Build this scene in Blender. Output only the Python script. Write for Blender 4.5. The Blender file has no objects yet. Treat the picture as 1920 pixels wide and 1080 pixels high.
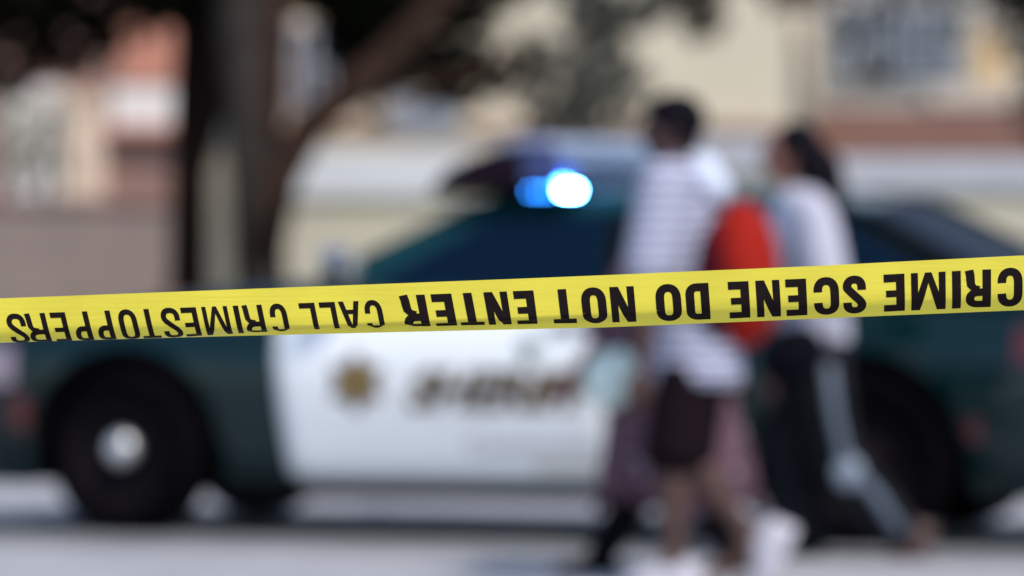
import bpy, bmesh, math, random
from mathutils import Vector, Matrix
R = math.radians
random.seed(7)
sc = bpy.context.scene
C = sc.collection
# ---------------------------------------------------------------- camera, world, sun, exposure
CAMH, HOR, FPX = 1.30, 396.0, 10667.0
cd = bpy.data.cameras.new('camera'); cam = bpy.data.objects.new('camera', cd); C.objects.link(cam)
cam.location = (0, 0, CAMH); cam.rotation_euler = (R(90) - (540 - HOR) / FPX, 0, 0)
cd.lens = 200; cd.sensor_width = 36; cd.clip_start = 0.1; cd.clip_end = 3000
cd.dof.use_dof = True; cd.dof.focus_distance = 7.9; cd.dof.aperture_fstop = 2.9
sc.camera = cam
w = bpy.data.worlds.new('World'); sc.world = w; w.use_nodes = True
nt = w.node_tree; bg = nt.nodes['Background']
sky = nt.nodes.new('ShaderNodeTexSky'); sky.sky_type = 'NISHITA'; sky.sun_disc = False
SUN_EL, SUN_ROT = R(54), R(140)
sky.sun_elevation = SUN_EL; sky.sun_rotation = SUN_ROT; sky.dust_density = 1.0; sky.air_density = 1.0; sky.ozone_density = 1.0
nt.links.new(sky.outputs[0], bg.inputs[0]); bg.inputs[1].default_value = 0.15
sd = bpy.data.lights.new('sun', 'SUN'); sun = bpy.data.objects.new('sun', sd); C.objects.link(sun)
sd.energy = 2.4; sd.angle = R(5); sd.color = (1, .93, .82)
dirv = Vector((math.sin(SUN_ROT) * math.cos(SUN_EL), math.cos(SUN_ROT) * math.cos(SUN_EL), math.sin(SUN_EL)))
sun.rotation_euler = dirv.to_track_quat('Z', 'Y').to_euler(); sun.location = (0, 0, 30)
sc.view_settings.view_transform = 'Standard'; sc.view_settings.look = 'None'
sc.view_settings.exposure = 0.38; sc.view_settings.gamma = 1.0

def at(px, py, Y):
    return Vector(((px - 960) * Y / FPX, Y, CAMH - (py - HOR) * Y / FPX))

# ---------------------------------------------------------------- materials
def mat(name, col, rough=.6, metal=0., var=0., scale=8., coat=0., emis=None, es=0., col2=None, spec=.5, bump=0., trans=0., sheen=0.):
    m = bpy.data.materials.new(name); m.use_nodes = True
    t = m.node_tree; b = t.nodes['Principled BSDF']
    b.inputs['Base Color'].default_value = (*col, 1); b.inputs['Roughness'].default_value = rough
    b.inputs['Metallic'].default_value = metal; b.inputs['Coat Weight'].default_value = coat
    b.inputs['Coat Roughness'].default_value = .04
    b.inputs['Specular IOR Level'].default_value = spec
    if emis: b.inputs['Emission Color'].default_value = (*emis, 1); b.inputs['Emission Strength'].default_value = es
    if var or col2:
        tc = t.nodes.new('ShaderNodeTexCoord'); n = t.nodes.new('ShaderNodeTexNoise')
        n.inputs['Scale'].default_value = scale; n.inputs['Detail'].default_value = 6; n.inputs['Roughness'].default_value = .65
        r = t.nodes.new('ShaderNodeValToRGB'); r.color_ramp.elements[0].position = .35; r.color_ramp.elements[1].position = .68
        c2 = col2 if col2 else tuple(min(1, c * (1 + var)) for c in col)
        c1 = col if col2 else tuple(c * (1 - var) for c in col)
        r.color_ramp.elements[0].color = (*c1, 1); r.color_ramp.elements[1].color = (*c2, 1)
        t.links.new(tc.outputs['Object'], n.inputs['Vector']); t.links.new(n.outputs['Fac'], r.inputs['Fac'])
        t.links.new(r.outputs['Color'], b.inputs['Base Color'])
        if bump:
            bp = t.nodes.new('ShaderNodeBump'); bp.inputs['Strength'].default_value = bump; bp.inputs['Distance'].default_value = .02
            t.links.new(n.outputs['Fac'], bp.inputs['Height']); t.links.new(bp.outputs['Normal'], b.inputs['Normal'])
    return m

def brick_mat(name, c1, c2, mortar, scale=4., vert=True):
    m = mat(name, c1, .85); t = m.node_tree; b = t.nodes['Principled BSDF']
    tc = t.nodes.new('ShaderNodeTexCoord'); mp = t.nodes.new('ShaderNodeMapping'); br = t.nodes.new('ShaderNodeTexBrick')
    mp.inputs['Rotation'].default_value = (R(90), 0, 0) if vert else (0, 0, 0)
    br.inputs['Scale'].default_value = scale
    br.inputs['Color1'].default_value = (*c1, 1); br.inputs['Color2'].default_value = (*c2, 1); br.inputs['Mortar'].default_value = (*mortar, 1)
    t.links.new(tc.outputs['Object'], mp.inputs['Vector']); t.links.new(mp.outputs['Vector'], br.inputs['Vector'])
    t.links.new(br.outputs['Color'], b.inputs['Base Color'])
    return m

def stripe_mat(name, ca, cb, period, axis='Z', width=.4):
    m = mat(name, ca, .85); t = m.node_tree; b = t.nodes['Principled BSDF']
    tc = t.nodes.new('ShaderNodeTexCoord'); sp = t.nodes.new('ShaderNodeSeparateXYZ')
    a = t.nodes.new('ShaderNodeMath'); a.operation = 'MULTIPLY'; a.inputs[1].default_value = 1 / period
    f = t.nodes.new('ShaderNodeMath'); f.operation = 'FRACT'
    g = t.nodes.new('ShaderNodeMath'); g.operation = 'LESS_THAN'; g.inputs[1].default_value = width
    mx = t.nodes.new('ShaderNodeMix'); mx.data_type = 'RGBA'
    mx.inputs[6].default_value = (*ca, 1); mx.inputs[7].default_value = (*cb, 1)
    t.links.new(tc.outputs['Object'], sp.inputs[0]); t.links.new(sp.outputs[axis], a.inputs[0])
    t.links.new(a.outputs[0], f.inputs[0]); t.links.new(f.outputs[0], g.inputs[0]); t.links.new(g.outputs[0], mx.inputs[0])
    t.links.new(mx.outputs[2], b.inputs['Base Color'])
    return m

def floral_mat(name, base, cols, scale=14.):
    m = mat(name, base, .85); t = m.node_tree; b = t.nodes['Principled BSDF']
    tc = t.nodes.new('ShaderNodeTexCoord'); v = t.nodes.new('ShaderNodeTexVoronoi'); v.inputs['Scale'].default_value = scale
    r = t.nodes.new('ShaderNodeValToRGB'); r.color_ramp.interpolation = 'CONSTANT'
    r.color_ramp.elements[0].color = (*cols[0], 1); r.color_ramp.elements[1].position = .22; r.color_ramp.elements[1].color = (*cols[1], 1)
    e = r.color_ramp.elements.new(.42); e.color = (*base, 1)
    t.links.new(tc.outputs['Object'], v.inputs['Vector']); t.links.new(v.outputs['Distance'], r.inputs['Fac']); t.links.new(r.outputs['Color'], b.inputs['Base Color'])
    return m

M = {}
M['road'] = mat('road_concrete', (.37, .365, .385), .85, var=.14, scale=3, bump=.2)
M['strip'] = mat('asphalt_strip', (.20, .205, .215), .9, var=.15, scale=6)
M['walk'] = mat('sidewalk', (.36, .35, .35), .9, var=.12, scale=2)
M['kerb'] = mat('kerb', (.42, .41, .4), .85, var=.1, scale=3)
M['grass'] = mat('lawn', (.035, .06, .02), .9, var=.4, scale=5)
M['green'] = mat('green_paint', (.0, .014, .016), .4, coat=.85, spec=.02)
M['green_skylit'] = mat('cabin_paint_skylit', (.0, .034, .040), .4, coat=.7, spec=.1)  # the body green lightened; sky reflection on the upper body put into the colour
M['white'] = mat('white_paint', (.83, .85, .87), .3, coat=.6, var=.015, scale=2)
M['glass'] = mat('tinted_glass', (.002, .010, .026), .05, spec=.10)
M['black'] = mat('black_plastic', (.004, .004, .005), .7, spec=.04, var=.2, scale=12)
M['rubber'] = mat('rubber', (.003, .0022, .0035), .9, spec=.05, var=.25, scale=10)
M['steel'] = mat('black_steel', (.008, .006, .008), .7, spec=.06)
M['chrome'] = mat('hub_chrome', (.75, .75, .76), .3, metal=.7)
M['redl'] = mat('red_lens', (.08, .006, .008), .25, coat=.6)
M['orl'] = mat('amber_lens', (.10, .008, .005), .3, coat=.6)
M['hl'] = mat('headlight', (.36, .27, .33), .2, coat=1)
M['bluel'] = mat('blue_lens', (.01, .03, .16), .2, coat=.8)
M['maroonl'] = mat('maroon_lens', (.010, .003, .010), .35, spec=.12)
M['clear'] = mat('lens_top_highlight', (.30, .34, .50), .35, coat=.4)  # pale blue highlight on the bar's top put into the base colour
M['led'] = mat('led_lit', (.1, .4, 1), .4, emis=(.07, .42, 1.), es=700)
M['led2'] = mat('led_low', (.05, .3, 1), .4, emis=(.02, .25, 1.), es=24)
M['led3'] = mat('led_faint', (.05, .3, 1), .4, emis=(.0, .16, .9), es=2.2)
M['gold'] = mat('gold_decal', (.12, .07, .03), .45, var=.2, scale=30)
M['brown'] = mat('dark_decal', (.045, .03, .035), .5)
M['goldl'] = mat('gold_outline', (.42, .30, .07), .5)
M['dgreen'] = mat('green_decal', (.03, .09, .07), .5)
M['greyd'] = mat('grey_decal', (.26, .22, .25), .5)
M['cream'] = mat('cream_stucco', (.76, .67, .52), .9, var=.05, scale=1.2, bump=.1)
M['cream2'] = mat('pale_stucco', (.60, .55, .48), .9, var=.08, scale=1.5)
M['peach'] = mat('peach_stucco', (.72, .50, .28), .9, var=.05, scale=1.5)
M['pale'] = mat('pale_coping', (.76, .77, .82), .8, var=.06, scale=2)
M['greyc'] = mat('grey_coping', (.50, .50, .56), .8, var=.1, scale=2)
M['beige'] = mat('beige_render', (.60, .54, .43), .9, var=.08, scale=1.5)
M['brickr'] = brick_mat('red_brick', (.28, .135, .105), (.22, .10, .08), (.3, .2, .16), 3.)
M['brickp'] = brick_mat('pink_brick', (.33, .245, .22), (.27, .20, .185), (.38, .31, .28), 3.)
M['brickd'] = brick_mat('mauve_brick', (.36, .19, .15), (.29, .155, .13), (.36, .24, .2), 3.)
M['orange'] = mat('orange_shutter', (.62, .26, .18), .8, var=.1, scale=3)
M['wwhite'] = mat('white_trim', (.90, .82, .78), .7, var=.04, scale=3)
M['blueg'] = mat('window_glass', (.05, .065, .09), .1, coat=.5)
M['wframe'] = mat('window_frame', (.42, .45, .52), .5)
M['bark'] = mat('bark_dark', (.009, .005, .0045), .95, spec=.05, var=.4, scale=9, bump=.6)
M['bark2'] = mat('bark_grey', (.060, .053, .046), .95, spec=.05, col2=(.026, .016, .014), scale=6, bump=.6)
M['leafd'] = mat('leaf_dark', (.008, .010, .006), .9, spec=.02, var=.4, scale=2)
M['leafm'] = mat('leaf_mid', (.035, .042, .025), .9, spec=.05, var=.4, scale=2)
M['leafg'] = mat('leaf_grey', (.10, .10, .085), .8, spec=.1, var=.4, scale=2)
M['leaft'] = mat('leaf_tan', (.45, .40, .30), .8, var=.35, scale=2)
M['concr'] = mat('post_concrete', (.66, .52, .38), .9, var=.12, scale=3)
M['skin'] = mat('skin_brown', (.08, .036, .027), .55, var=.08, scale=6)
M['skin2'] = mat('skin_tan', (.26, .11, .08), .55, var=.08, scale=6)
M['hair'] = mat('black_hair', (.004, .003, .006), .7, spec=.08, var=.3, scale=30)
M['shirt'] = stripe_mat('striped_shirt', (.54, .54, .66), (.14, .15, .24), .042, 'Z', .46)
M['tee'] = mat('white_tee', (.50, .49, .58), .9, var=.05, scale=4)
M['cap'] = mat('lit_shoulder_cloth', (.60, .65, .78), .9, var=.05, scale=4)  # paler shirt cloth; light on the back shoulder put into the colour
M['shorts'] = mat('dark_shorts', (.012, .007, .009), .9, spec=.03, var=.3, scale=6)
M['pants'] = mat('navy_pants', (.014, .015, .019), .9, spec=.03, var=.3, scale=5)
M['stripeb'] = mat('side_stripe', (.13, .16, .21), .8, var=.08, scale=8)
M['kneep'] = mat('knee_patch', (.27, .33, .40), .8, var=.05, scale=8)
M['red'] = mat('red_nylon', (.32, .016, .010), .9, spec=.08, var=.12, scale=5)
M['maroon'] = mat('maroon_nylon', (.06, .004, .010), .9, spec=.08, var=.2, scale=5)
M['floral'] = floral_mat('floral_cloth', (.125, .060, .085), [(.26, .19, .24), (.05, .015, .03)], 11)
M['legg'] = mat('black_leggings', (.006, .005, .008), .9, spec=.03, var=.2, scale=6)
M['shoew'] = mat('white_shoe', (.50, .48, .55), .6, var=.04, scale=12)
M['shoeb'] = mat('brown_shoe', (.07, .035, .03), .6, var=.1, scale=12)
M['mint'] = mat('pale_mint_plastic', (.80, .95, .88), .4, var=.03, scale=12)
M['eye'] = mat('eye', (.05, .03, .02), .2, coat=1)
M['blackbag'] = mat('black_bag', (.005, .005, .009), .8, spec=.03, var=.2, scale=8)

# ---------------------------------------------------------------- helpers
def tag(o, label=None, cat=None, group=None, kind=None):
    if label: o['label'] = label
    if cat: o['category'] = cat
    if group: o['group'] = group
    if kind: o['kind'] = kind
    return o
def empty(name, loc, rz=0, label=None, cat=None, group=None):
    o = bpy.data.objects.new(name, None); C.objects.link(o); o.location = loc; o.rotation_euler = (0, 0, rz)
    o.empty_display_size = .2
    return tag(o, label, cat, group)
def obj(name, bm, m, parent=None, smooth=False, bevel=0.):
    if isinstance(bm, bmesh.types.BMesh):
        me = bpy.data.meshes.new(name)
        bmesh.ops.recalc_face_normals(bm, faces=bm.faces)
        bm.to_mesh(me); bm.free()
    else: me = bm
    o = bpy.data.objects.new(name, me); C.objects.link(o)
    me.materials.clear()
    for mm in (m if isinstance(m, (list, tuple)) else [m]): me.materials.append(mm)
    if parent is not None: o.parent = parent
    if smooth:
        for p in me.polygons: p.use_smooth = True
    if bevel:
        b = o.modifiers.new('bevel', 'BEVEL'); b.width = bevel; b.segments = 2; b.limit_method = 'ANGLE'
    return o
def box(bm, x0, x1, y0, y1, z0, z1):
    r = bmesh.ops.create_cube(bm, size=1)
    bmesh.ops.transform(bm, matrix=Matrix.Translation(((x0+x1)/2, (y0+y1)/2, (z0+z1)/2)) @ Matrix.Diagonal((abs(x1-x0), abs(y1-y0), abs(z1-z0), 1)), verts=r['verts'])
    return r['verts']
def nbox(*a):
    bm = bmesh.new(); box(bm, *a); return bm
def ell(bm, c, r, seg=16, rot=None):
    q = bmesh.ops.create_uvsphere(bm, u_segments=seg, v_segments=max(6, seg//2+2), radius=1)
    m = Matrix.Translation(c) @ (rot if rot else Matrix.Identity(4)) @ Matrix.Diagonal((*r, 1))
    bmesh.ops.transform(bm, matrix=m, verts=q['verts']); return q['verts']
def tube(bm, pts, rad, seg=10, cap=True):
    rings = []
    n = len(pts); up = Vector((0, 1, .13)).normalized()
    for i, p in enumerate(pts):
        p = Vector(p); d = (Vector(pts[min(i+1, n-1)]) - Vector(pts[max(i-1, 0)])).normalized()
        a = d.cross(up)
        if a.length < .05: a = d.cross(Vector((1, 0, 0)))
        a.normalize(); b = d.cross(a).normalized()
        r = rad[i] if isinstance(rad, (list, tuple)) else rad
        ra, rb = r if isinstance(r, (list, tuple)) else (r, r)
        rings.append([bm.verts.new(p + a * ra * math.cos(2*math.pi*k/seg) + b * rb * math.sin(2*math.pi*k/seg)) for k in range(seg)])
    for i in range(n-1):
        for k in range(seg): bm.faces.new((rings[i][k], rings[i][(k+1) % seg], rings[i+1][(k+1) % seg], rings[i+1][k]))
    if cap: bm.faces.new(rings[0][::-1]); bm.faces.new(rings[-1])
    return rings
def grid(bm, rows):
    vs = [[bm.verts.new(p) for p in r] for r in rows]; out = []
    for i in range(len(vs)-1):
        for j in range(len(vs[i])-1):
            q = (vs[i][j], vs[i][j+1], vs[i+1][j+1], vs[i+1][j])
            try: out.append(bm.faces.new(q))
            except ValueError: pass
    return out
def interp(tab, x):
    if x <= tab[0][0]: return tab[0][1]
    for (a, va), (b, vb) in zip(tab, tab[1:]):
        if x <= b: return va + (vb - va) * (x - a) / (b - a)
    return tab[-1][1]
def smooth_tab(tab, x):
    if x <= tab[0][0]: return tab[0][1]
    for (a, va), (b, vb) in zip(tab, tab[1:]):
        if x <= b:
            t = (x - a) / (b - a); t = t*t*(3-2*t); return va + (vb - va) * t
    return tab[-1][1]

# ---------------------------------------------------------------- ground
def sheet(name, pts, z, m, sub=1):
    bm = bmesh.new(); bm.faces.new([bm.verts.new((x, y, z)) for x, y in pts]); o = obj(name, bm, m); o['kind'] = 'structure'; return o
TH = R(17)
ca, sa = math.cos(TH), math.sin(TH)
P0 = Vector((-1.553, 22.7, 0))          # outer face of the front wheel
def CW(u, v, z=0.): return Vector((P0.x + u*ca + v*sa, P0.y - u*sa + v*ca, z))
sheet('ground', [(-300, -60), (300, -60), (300, 900), (-300, 900)], -.004, M['grass'])
def cxy(u, v): p = CW(u, v); return (p.x, p.y)
sheet('road', [cxy(-60, -40), cxy(60, -40), cxy(60, 4.6), cxy(-60, 4.6)], .0, M['road'])
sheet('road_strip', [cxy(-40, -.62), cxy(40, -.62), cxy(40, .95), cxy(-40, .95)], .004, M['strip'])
bm = bmesh.new()
kv = [CW(-60, 4.6), CW(60, 4.6), CW(60, 4.78), CW(-60, 4.78)]
lo = [bm.verts.new(p + Vector((0, 0, -.05))) for p in kv]; hi = [bm.verts.new(p + Vector((0, 0, .14))) for p in kv]
bm.faces.new(hi)
for i in range(4): bm.faces.new((lo[i], lo[(i+1) % 4], hi[(i+1) % 4], hi[i]))
tag(obj('kerb', bm, M['kerb']), kind='structure')
sheet('sidewalk', [cxy(-60, 4.78), cxy(60, 4.78), cxy(60, 7.6), cxy(-60, 7.6)], .135, M['walk'])

# ---------------------------------------------------------------- crime scene tape
XS_TOP = [(-400, 576), (0, 559.6), (380, 545), (740, 531.5), (1000, 521.5), (1120, 516.5), (1370, 505.5), (1520, 499), (1920, 478.8), (2400, 455)]
XS_H = [(-400, 82), (0, 83.5), (380, 87.5), (740, 92), (1000, 96), (1120, 98.5), (1370, 99.3), (1520, 99.5), (1920, 103), (2400, 104)]
SHEAR = [(0, .25), (380, .21), (700, .19), (880, .19), (1000, .13), (1200, .085), (1400, .07), (1700, .025), (1900, .0)]
TY, TW = 7.9, 106.5
tape_cache = {}
NW = 60
def tape_profile(x):
    k = round(x / 4)
    if k in tape_cache: return tape_cache[k]
    x = k * 4
    tgt = interp(XS_H, x) / TW
    m = min(1, max(0, (x - 300) / 350.)); m = min(m, 1 - .75*min(1, max(0, (x - 950) / 350.)))
    def shape(w_):
        ramp = max(0, (w_ - .5) / .5)
        b = 0 if w_ < .66 else (math.sin(math.pi * min(1, (w_ - .66) / .27)) if w_ < .93 else 0)
        return ramp * (1 - m) + b * m
    def prof(ph):
        y = z = 0; out = [(0, 0, 0)]
        for i in range(NW):
            a = ph * shape((i + .5) / NW); y += math.cos(a) / NW; z += math.sin(a) / NW; out.append((y, z, a))
        return out
    lo_, hi_ = 0, 2.1
    for _ in range(30):
        mid = (lo_ + hi_) / 2
        if prof(mid)[-1][0] > tgt: lo_ = mid
        else: hi_ = mid
    p = prof(lo_); tape_cache[k] = p; return p
def tape_pt(x, w_, off=0.):
    p = tape_profile(x); f = max(0, min(NW - 1e-6, w_ * NW)); i = int(f); t = f - i
    y = p[i][0]*(1-t) + p[i+1][0]*t; z = p[i][1]*(1-t) + p[i+1][1]*t; a = p[i+1][2]
    px = x + interp(SHEAR, x) * y * TW
    py = interp(XS_TOP, px) + y * TW
    q = at(px, py, TY)
    rip = .0022 * math.sin(x * .011 + 1) + .0012 * math.sin(x * .031) + .0006 * math.sin(x*.07 + w_*5)
    depth = z * TW * TY / FPX + rip
    q.y += depth - off * math.cos(a); q.z += -off * math.sin(a) * 1.0
    return q
m_t = mat('tape_yellow', (.90, .74, .05), .38, var=.035, scale=9, coat=.15)
t = m_t.node_tree; pb = t.nodes['Principled BSDF']; out_n = t.nodes['Material Output']
tc = t.nodes.new('ShaderNodeTexCoord'); mpn = t.nodes.new('ShaderNodeMapping'); mpn.inputs['Scale'].default_value = (2.5, 1, 60)
wn1 = t.nodes.new('ShaderNodeTexNoise'); wn1.inputs['Scale'].default_value = 3; wn1.inputs['Detail'].default_value = 5
bmp = t.nodes.new('ShaderNodeBump'); bmp.inputs['Strength'].default_value = .35; bmp.inputs['Distance'].default_value = .002
t.links.new(tc.outputs['Object'], mpn.inputs['Vector']); t.links.new(mpn.outputs['Vector'], wn1.inputs['Vector']); t.links.new(wn1.outputs['Fac'], bmp.inputs['Height']); t.links.new(bmp.outputs['Normal'], pb.inputs['Normal'])
tr = t.nodes.new('ShaderNodeBsdfTranslucent'); tr.inputs[0].default_value = (.98, .84, .12, 1)
mxs = t.nodes.new('ShaderNodeMixShader'); mxs.inputs[0].default_value = .30
t.links.new(pb.outputs[0], mxs.inputs[1]); t.links.new(tr.outputs[0], mxs.inputs[2]); t.links.new(mxs.outputs[0], out_n.inputs[0])
m_ink = mat('tape_ink', (.010, .005, .005), .6, var=.3, scale=40, spec=.1)
bm = bmesh.new()
xs = [-1500 + 12*i for i in range(int(4800/12)+1)]
grid(bm, [[tape_pt(x, j/50.) for j in range(51)] for x in xs])
tape = obj('barrier_tape', bm, m_t, smooth=True)
tag(tape, 'yellow plastic crime scene tape stretched across the whole view with upside down black capitals', 'barrier tape')

def pen(path, s, b):
    L, Rr = [], []
    n = len(path)
    for i, (x, y) in enumerate(path):
        dx = path[min(i+1, n-1)][0] - path[max(i-1, 0)][0]; dy = path[min(i+1, n-1)][1] - path[max(i-1, 0)][1]
        l = math.hypot(dx, dy) or 1; nx, ny = -dy / l, dx / l
        L.append((x + nx*s/2, y + ny*b/2)); Rr.append((x - nx*s/2, y - ny*b/2))
    return [(L[i], L[i+1], Rr[i+1], Rr[i]) for i in range(n-1)]
def arc(cx, cy, rx, ry, a0, a1, n=12, p=.85):
    o = []
    for i in range(n+1):
        a = R(a0 + (a1-a0)*i/n); c, s_ = math.cos(a), math.sin(a)
        o.append((cx + rx*math.copysign(abs(c)**p, c), cy + ry*math.copysign(abs(s_)**p, s_)))
    return o
def line(a, b, n=6): return [(a[0]+(b[0]-a[0])*i/n, a[1]+(b[1]-a[1])*i/n) for i in range(n+1)]
def vq(x0, y0, x1, y1): return [((x0, y0), (x0, y1), (x1, y1), (x1, y0))]
def glyph(ch, W, s, b):
    G = []
    ry = .27; x0, x1 = s/2, W - s/2; cx = W/2; rx = W/2 - s/2; lo_, hi_ = b/2 - .015, 1 - b/2 + .015
    if ch == 'I': G = [vq(0, 0, s, 1)]
    elif ch == 'L': G = [vq(0, 0, s, 1), vq(s, 0, W, b)]
    elif ch == 'E': G = [vq(0, 0, s, 1), vq(s, 0, W, b), vq(s, .5-b*.42, W*.9, .5+b*.42), vq(s, 1-b, W, 1)]
    elif ch == 'T': G = [vq(0, 1-b, W, 1), vq(cx-s/2, 0, cx+s/2, 1-b)]
    elif ch == 'N': G = [vq(0, 0, s*.85, 1), vq(W-s*.85, 0, W, 1), [((0, 1), (s, 1), (W, 0), (W-s, 0))]]
    elif ch == 'M':
        k = s*.8
        G = [vq(0, 0, k, 1), vq(W-k, 0, W, 1), [((0, 1), (k*1.25, 1), (cx+k*.45, 0), (cx-k*.45, 0))], [((W-k*1.25, 1), (W, 1), (cx+k*.45, 0), (cx-k*.45, 0))]]
    elif ch == 'A':
        G = [[((0, 0), (s, 0), (cx+s*.45, 1), (cx-s*.45, 1))], [((W-s, 0), (W, 0), (cx+s*.45, 1), (cx-s*.45, 1))], vq(W*.22, .24, W*.78, .24+b*.8)]
    elif ch == 'O': G = [pen(arc(cx, 1-ry-b/2+.015, rx, ry, 0, 180) + arc(cx, ry+b/2-.015, rx, ry, 180, 360) + [(x1, 1-ry-b/2+.015)], s, b)]
    elif ch == 'C': G = [pen([(x1, .64)] + arc(cx, hi_-ry, rx, ry, 0, 180) + arc(cx, lo_+ry, rx, ry, 180, 360) + [(x1, .37)], s, b)]
    elif ch == 'D': G = [vq(0, 0, s, 1), pen([(s, 1-b/2)] + arc(cx, 1-b/2-.2, rx, .2, 90, 0, 8) + arc(cx, b/2+.2, rx, .2, 0, -90, 8) + [(s, b/2)], s, b)]
    elif ch == 'P': G = [vq(0, 0, s, 1), pen([(s, 1-b/2)] + arc(cx, .71, rx, .29-b/2, 90, -90, 14) + [(s, .42+b/2)], s, b)]
    elif ch == 'R': G = [vq(0, 0, s, 1), pen([(s, 1-b/2)] + arc(cx, .735, rx, .265-b/2, 90, -90, 14) + [(s, .47+b/2)], s, b*.95),
                         pen([(cx*.95, .5), (W-s*.95, .46), (W-s*.62, .38), (W-s*.55, .25), (W-s*.52, .12), (W-s*.40, .0)], s, b*.8)]
    elif ch == 'S':
        r2 = .2
        G = [pen([(x1, .67)] + arc(cx, hi_-r2, rx, r2, 0, 180, 12) + [(x0+.01, .69), (x0+.07*W/.6, .61), (cx, .50), (x1-.07*W/.6, .38), (x1-.01, .31)] + arc(cx, lo_+r2, rx, r2, 0, -180, 12) + [(x0, .36)], s, b)]
    return G
LET = [('C', 1870.6, 1917.5), ('R', 1810.6, 1858.5), ('I', 1785, 1801.7), ('M', 1708, 1773), ('E', 1656.5, 1696), ('S', 1579, 1623), ('C', 1523.7, 1571.7),
       ('E', 1471.7, 1511), ('N', 1415.8, 1461), ('E', 1364, 1403), ('D', 1283.5, 1328), ('O', 1227, 1275), ('N', 1142, 1188), ('O', 1087, 1134), ('T', 1031, 1075),
       ('E', 961, 1000), ('N', 905.6, 950), ('T', 853, 898), ('E', 807, 846), ('R', 748.7, 796)]
LET2 = [('C', 680, 713), ('A', 633, 672), ('L', 597, 627), ('L', 559, 589), ('C', 502, 534), ('R', 453, 490), ('I', 436, 446), ('M', 377, 425), ('E', 337.5, 367),
        ('S', 298, 333), ('T', 256, 290.5), ('O', 217.7, 252), ('P', 174, 205), ('P', 131.7, 163), ('E', 91.7, 121), ('R', 44.8, 83), ('S', 8, 43)]
bm = bmesh.new()
def put_letters(lst, w0, hw, stem, bar):
    for ch, xl, xr in lst:
        hpx = hw * TW; W = (xr - xl) / hpx
        s = min(stem / hpx, W)
        if ch == 'I': s = W
        for li, quads in enumerate(glyph(ch, W, s, bar)):
            for q in quads:
                N = max(1, int(max(abs(q[0][1]-q[1][1]), abs(q[3][1]-q[2][1]), abs(q[0][1]-q[3][1]), abs(q[1][1]-q[2][1])) / .04))
                # bilinear subdivision of the quad
                rows = []
                for i in range(N+1):
                    row = []
                    for j in range(N+1):
                        a, c = i/N, j/N
                        gx = (q[0][0]*(1-a)+q[1][0]*a)*(1-c) + (q[3][0]*(1-a)+q[2][0]*a)*c
                        gy = (q[0][1]*(1-a)+q[1][1]*a)*(1-c) + (q[3][1]*(1-a)+q[2][1]*a)*c
                        row.append(tape_pt(xr - gx*hpx - interp(SHEAR, xr)*w0*TW, w0 + gy*hw, .0004 + .00006*li))
                    rows.append(row)
                grid(bm, rows)
put_letters(LET, .215, .69, 16.3, .205)
put_letters(LET2, .285, .62, 9.8, .155)
obj('lettering', bm, m_ink, tape)

# ---------------------------------------------------------------- patrol car
car = empty('patrol_car', CW(1.5, .95), -TH, 'dark green patrol car with white lettered doors and blue light flashing on its roof', 'police car')
CARI = car.matrix_basis.inverted()
def cl(u, v, z): return Vector((u - 1.5, v - .95, z))          # local coords of the car (x rearwards, y away)
WB, RA = 3.02, .405
ZTOP = [(-.92, .66), (-.85, .72), (-.6, .80), (0, .91), (.5, .965), (.8, .975), (3.4, .98), (3.7, .985), (4.0, .97), (4.12, .93)]
def ztop(u): return interp(ZTOP, u)
def zbot(u):
    z = .20
    for c in (0, WB):
        d = abs(u - c)
        if d < RA: z = max(z, .355 + math.sqrt(RA*RA - d*d))
    return z
def endin(u):     # plan taper of nose and tail
    a = max(0, (-.35 - u) / .57); b = max(0, (u - 3.6) / .52)
    return .32 * a**2.2 + .16 * b**2.2
def flank(u, z, off=0.):
    # v of the near flank at (u, z)
    zt = ztop(u)
    tab = [(.15, .10), (.30, .035), (.50, .008), (.62, .0), (.72, .005), (.80, .035), (.90, .08), (1.0, .135)]
    v = interp(tab, z)
    return v + endin(u) - off
def body_rows(us, side):
    rows = []
    for u in us:
        zb, zt = zbot(u), ztop(u)
        r = []
        for k in range(11):
            z = zb + (zt - zb) * k / 10
            v = flank(u, z); r.append(cl(u, v if side == 0 else 1.9 - v, z))
        rows.append(r)
    return rows
us = sorted(set([round(-.92 + i*.06, 3) for i in range(85)] + [round(c + RA*math.cos(a*math.pi/24), 4) for c in (0, WB) for a in range(25)]))
us = [u for u in us if u <= 4.12]
bm = bmesh.new()
for s_ in (0, 1): grid(bm, body_rows(us, s_))
# hood, cowl and deck: arched across
rows = []
for u in us:
    v0 = flank(u, ztop(u)); r = []
    for k in range(13):
        t_ = k / 12; v = v0 + (1.9 - 2*v0) * t_
        r.append(cl(u, v, ztop(u) + .055 * math.sin(math.pi*t_) ** .6))
    rows.append(r)
grid(bm, rows)
# nose and tail closing faces
for u, lean in ((-.92, -.0), (4.12, 0)):
    r1 = []; r2 = []
    for k in range(13):
        t_ = k/12; vb = flank(u, .2); vt = flank(u, ztop(u))
        bow = .10 * math.sin(math.pi * t_) * (-1 if u < 0 else .6)
        r1.append(cl(u, vb + (1.9-2*vb)*t_, .2) + Vector((bow*.9, 0, 0))); r2.append(cl(u, vt + (1.9-2*vt)*t_, ztop(u) + .055*math.sin(math.pi*t_)**.6) + Vector((0, 0, 0)))
    mid = [(a + b) * .5 + Vector(((-.06 if u < 0 else .05), 0, 0)) for a, b in zip(r1, r2)]
    grid(bm, [r1, mid, r2])
bmesh.ops.remove_doubles(bm, verts=bm.verts, dist=.0008)
body = obj('body', bm, M['green'], car, smooth=True)
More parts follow.
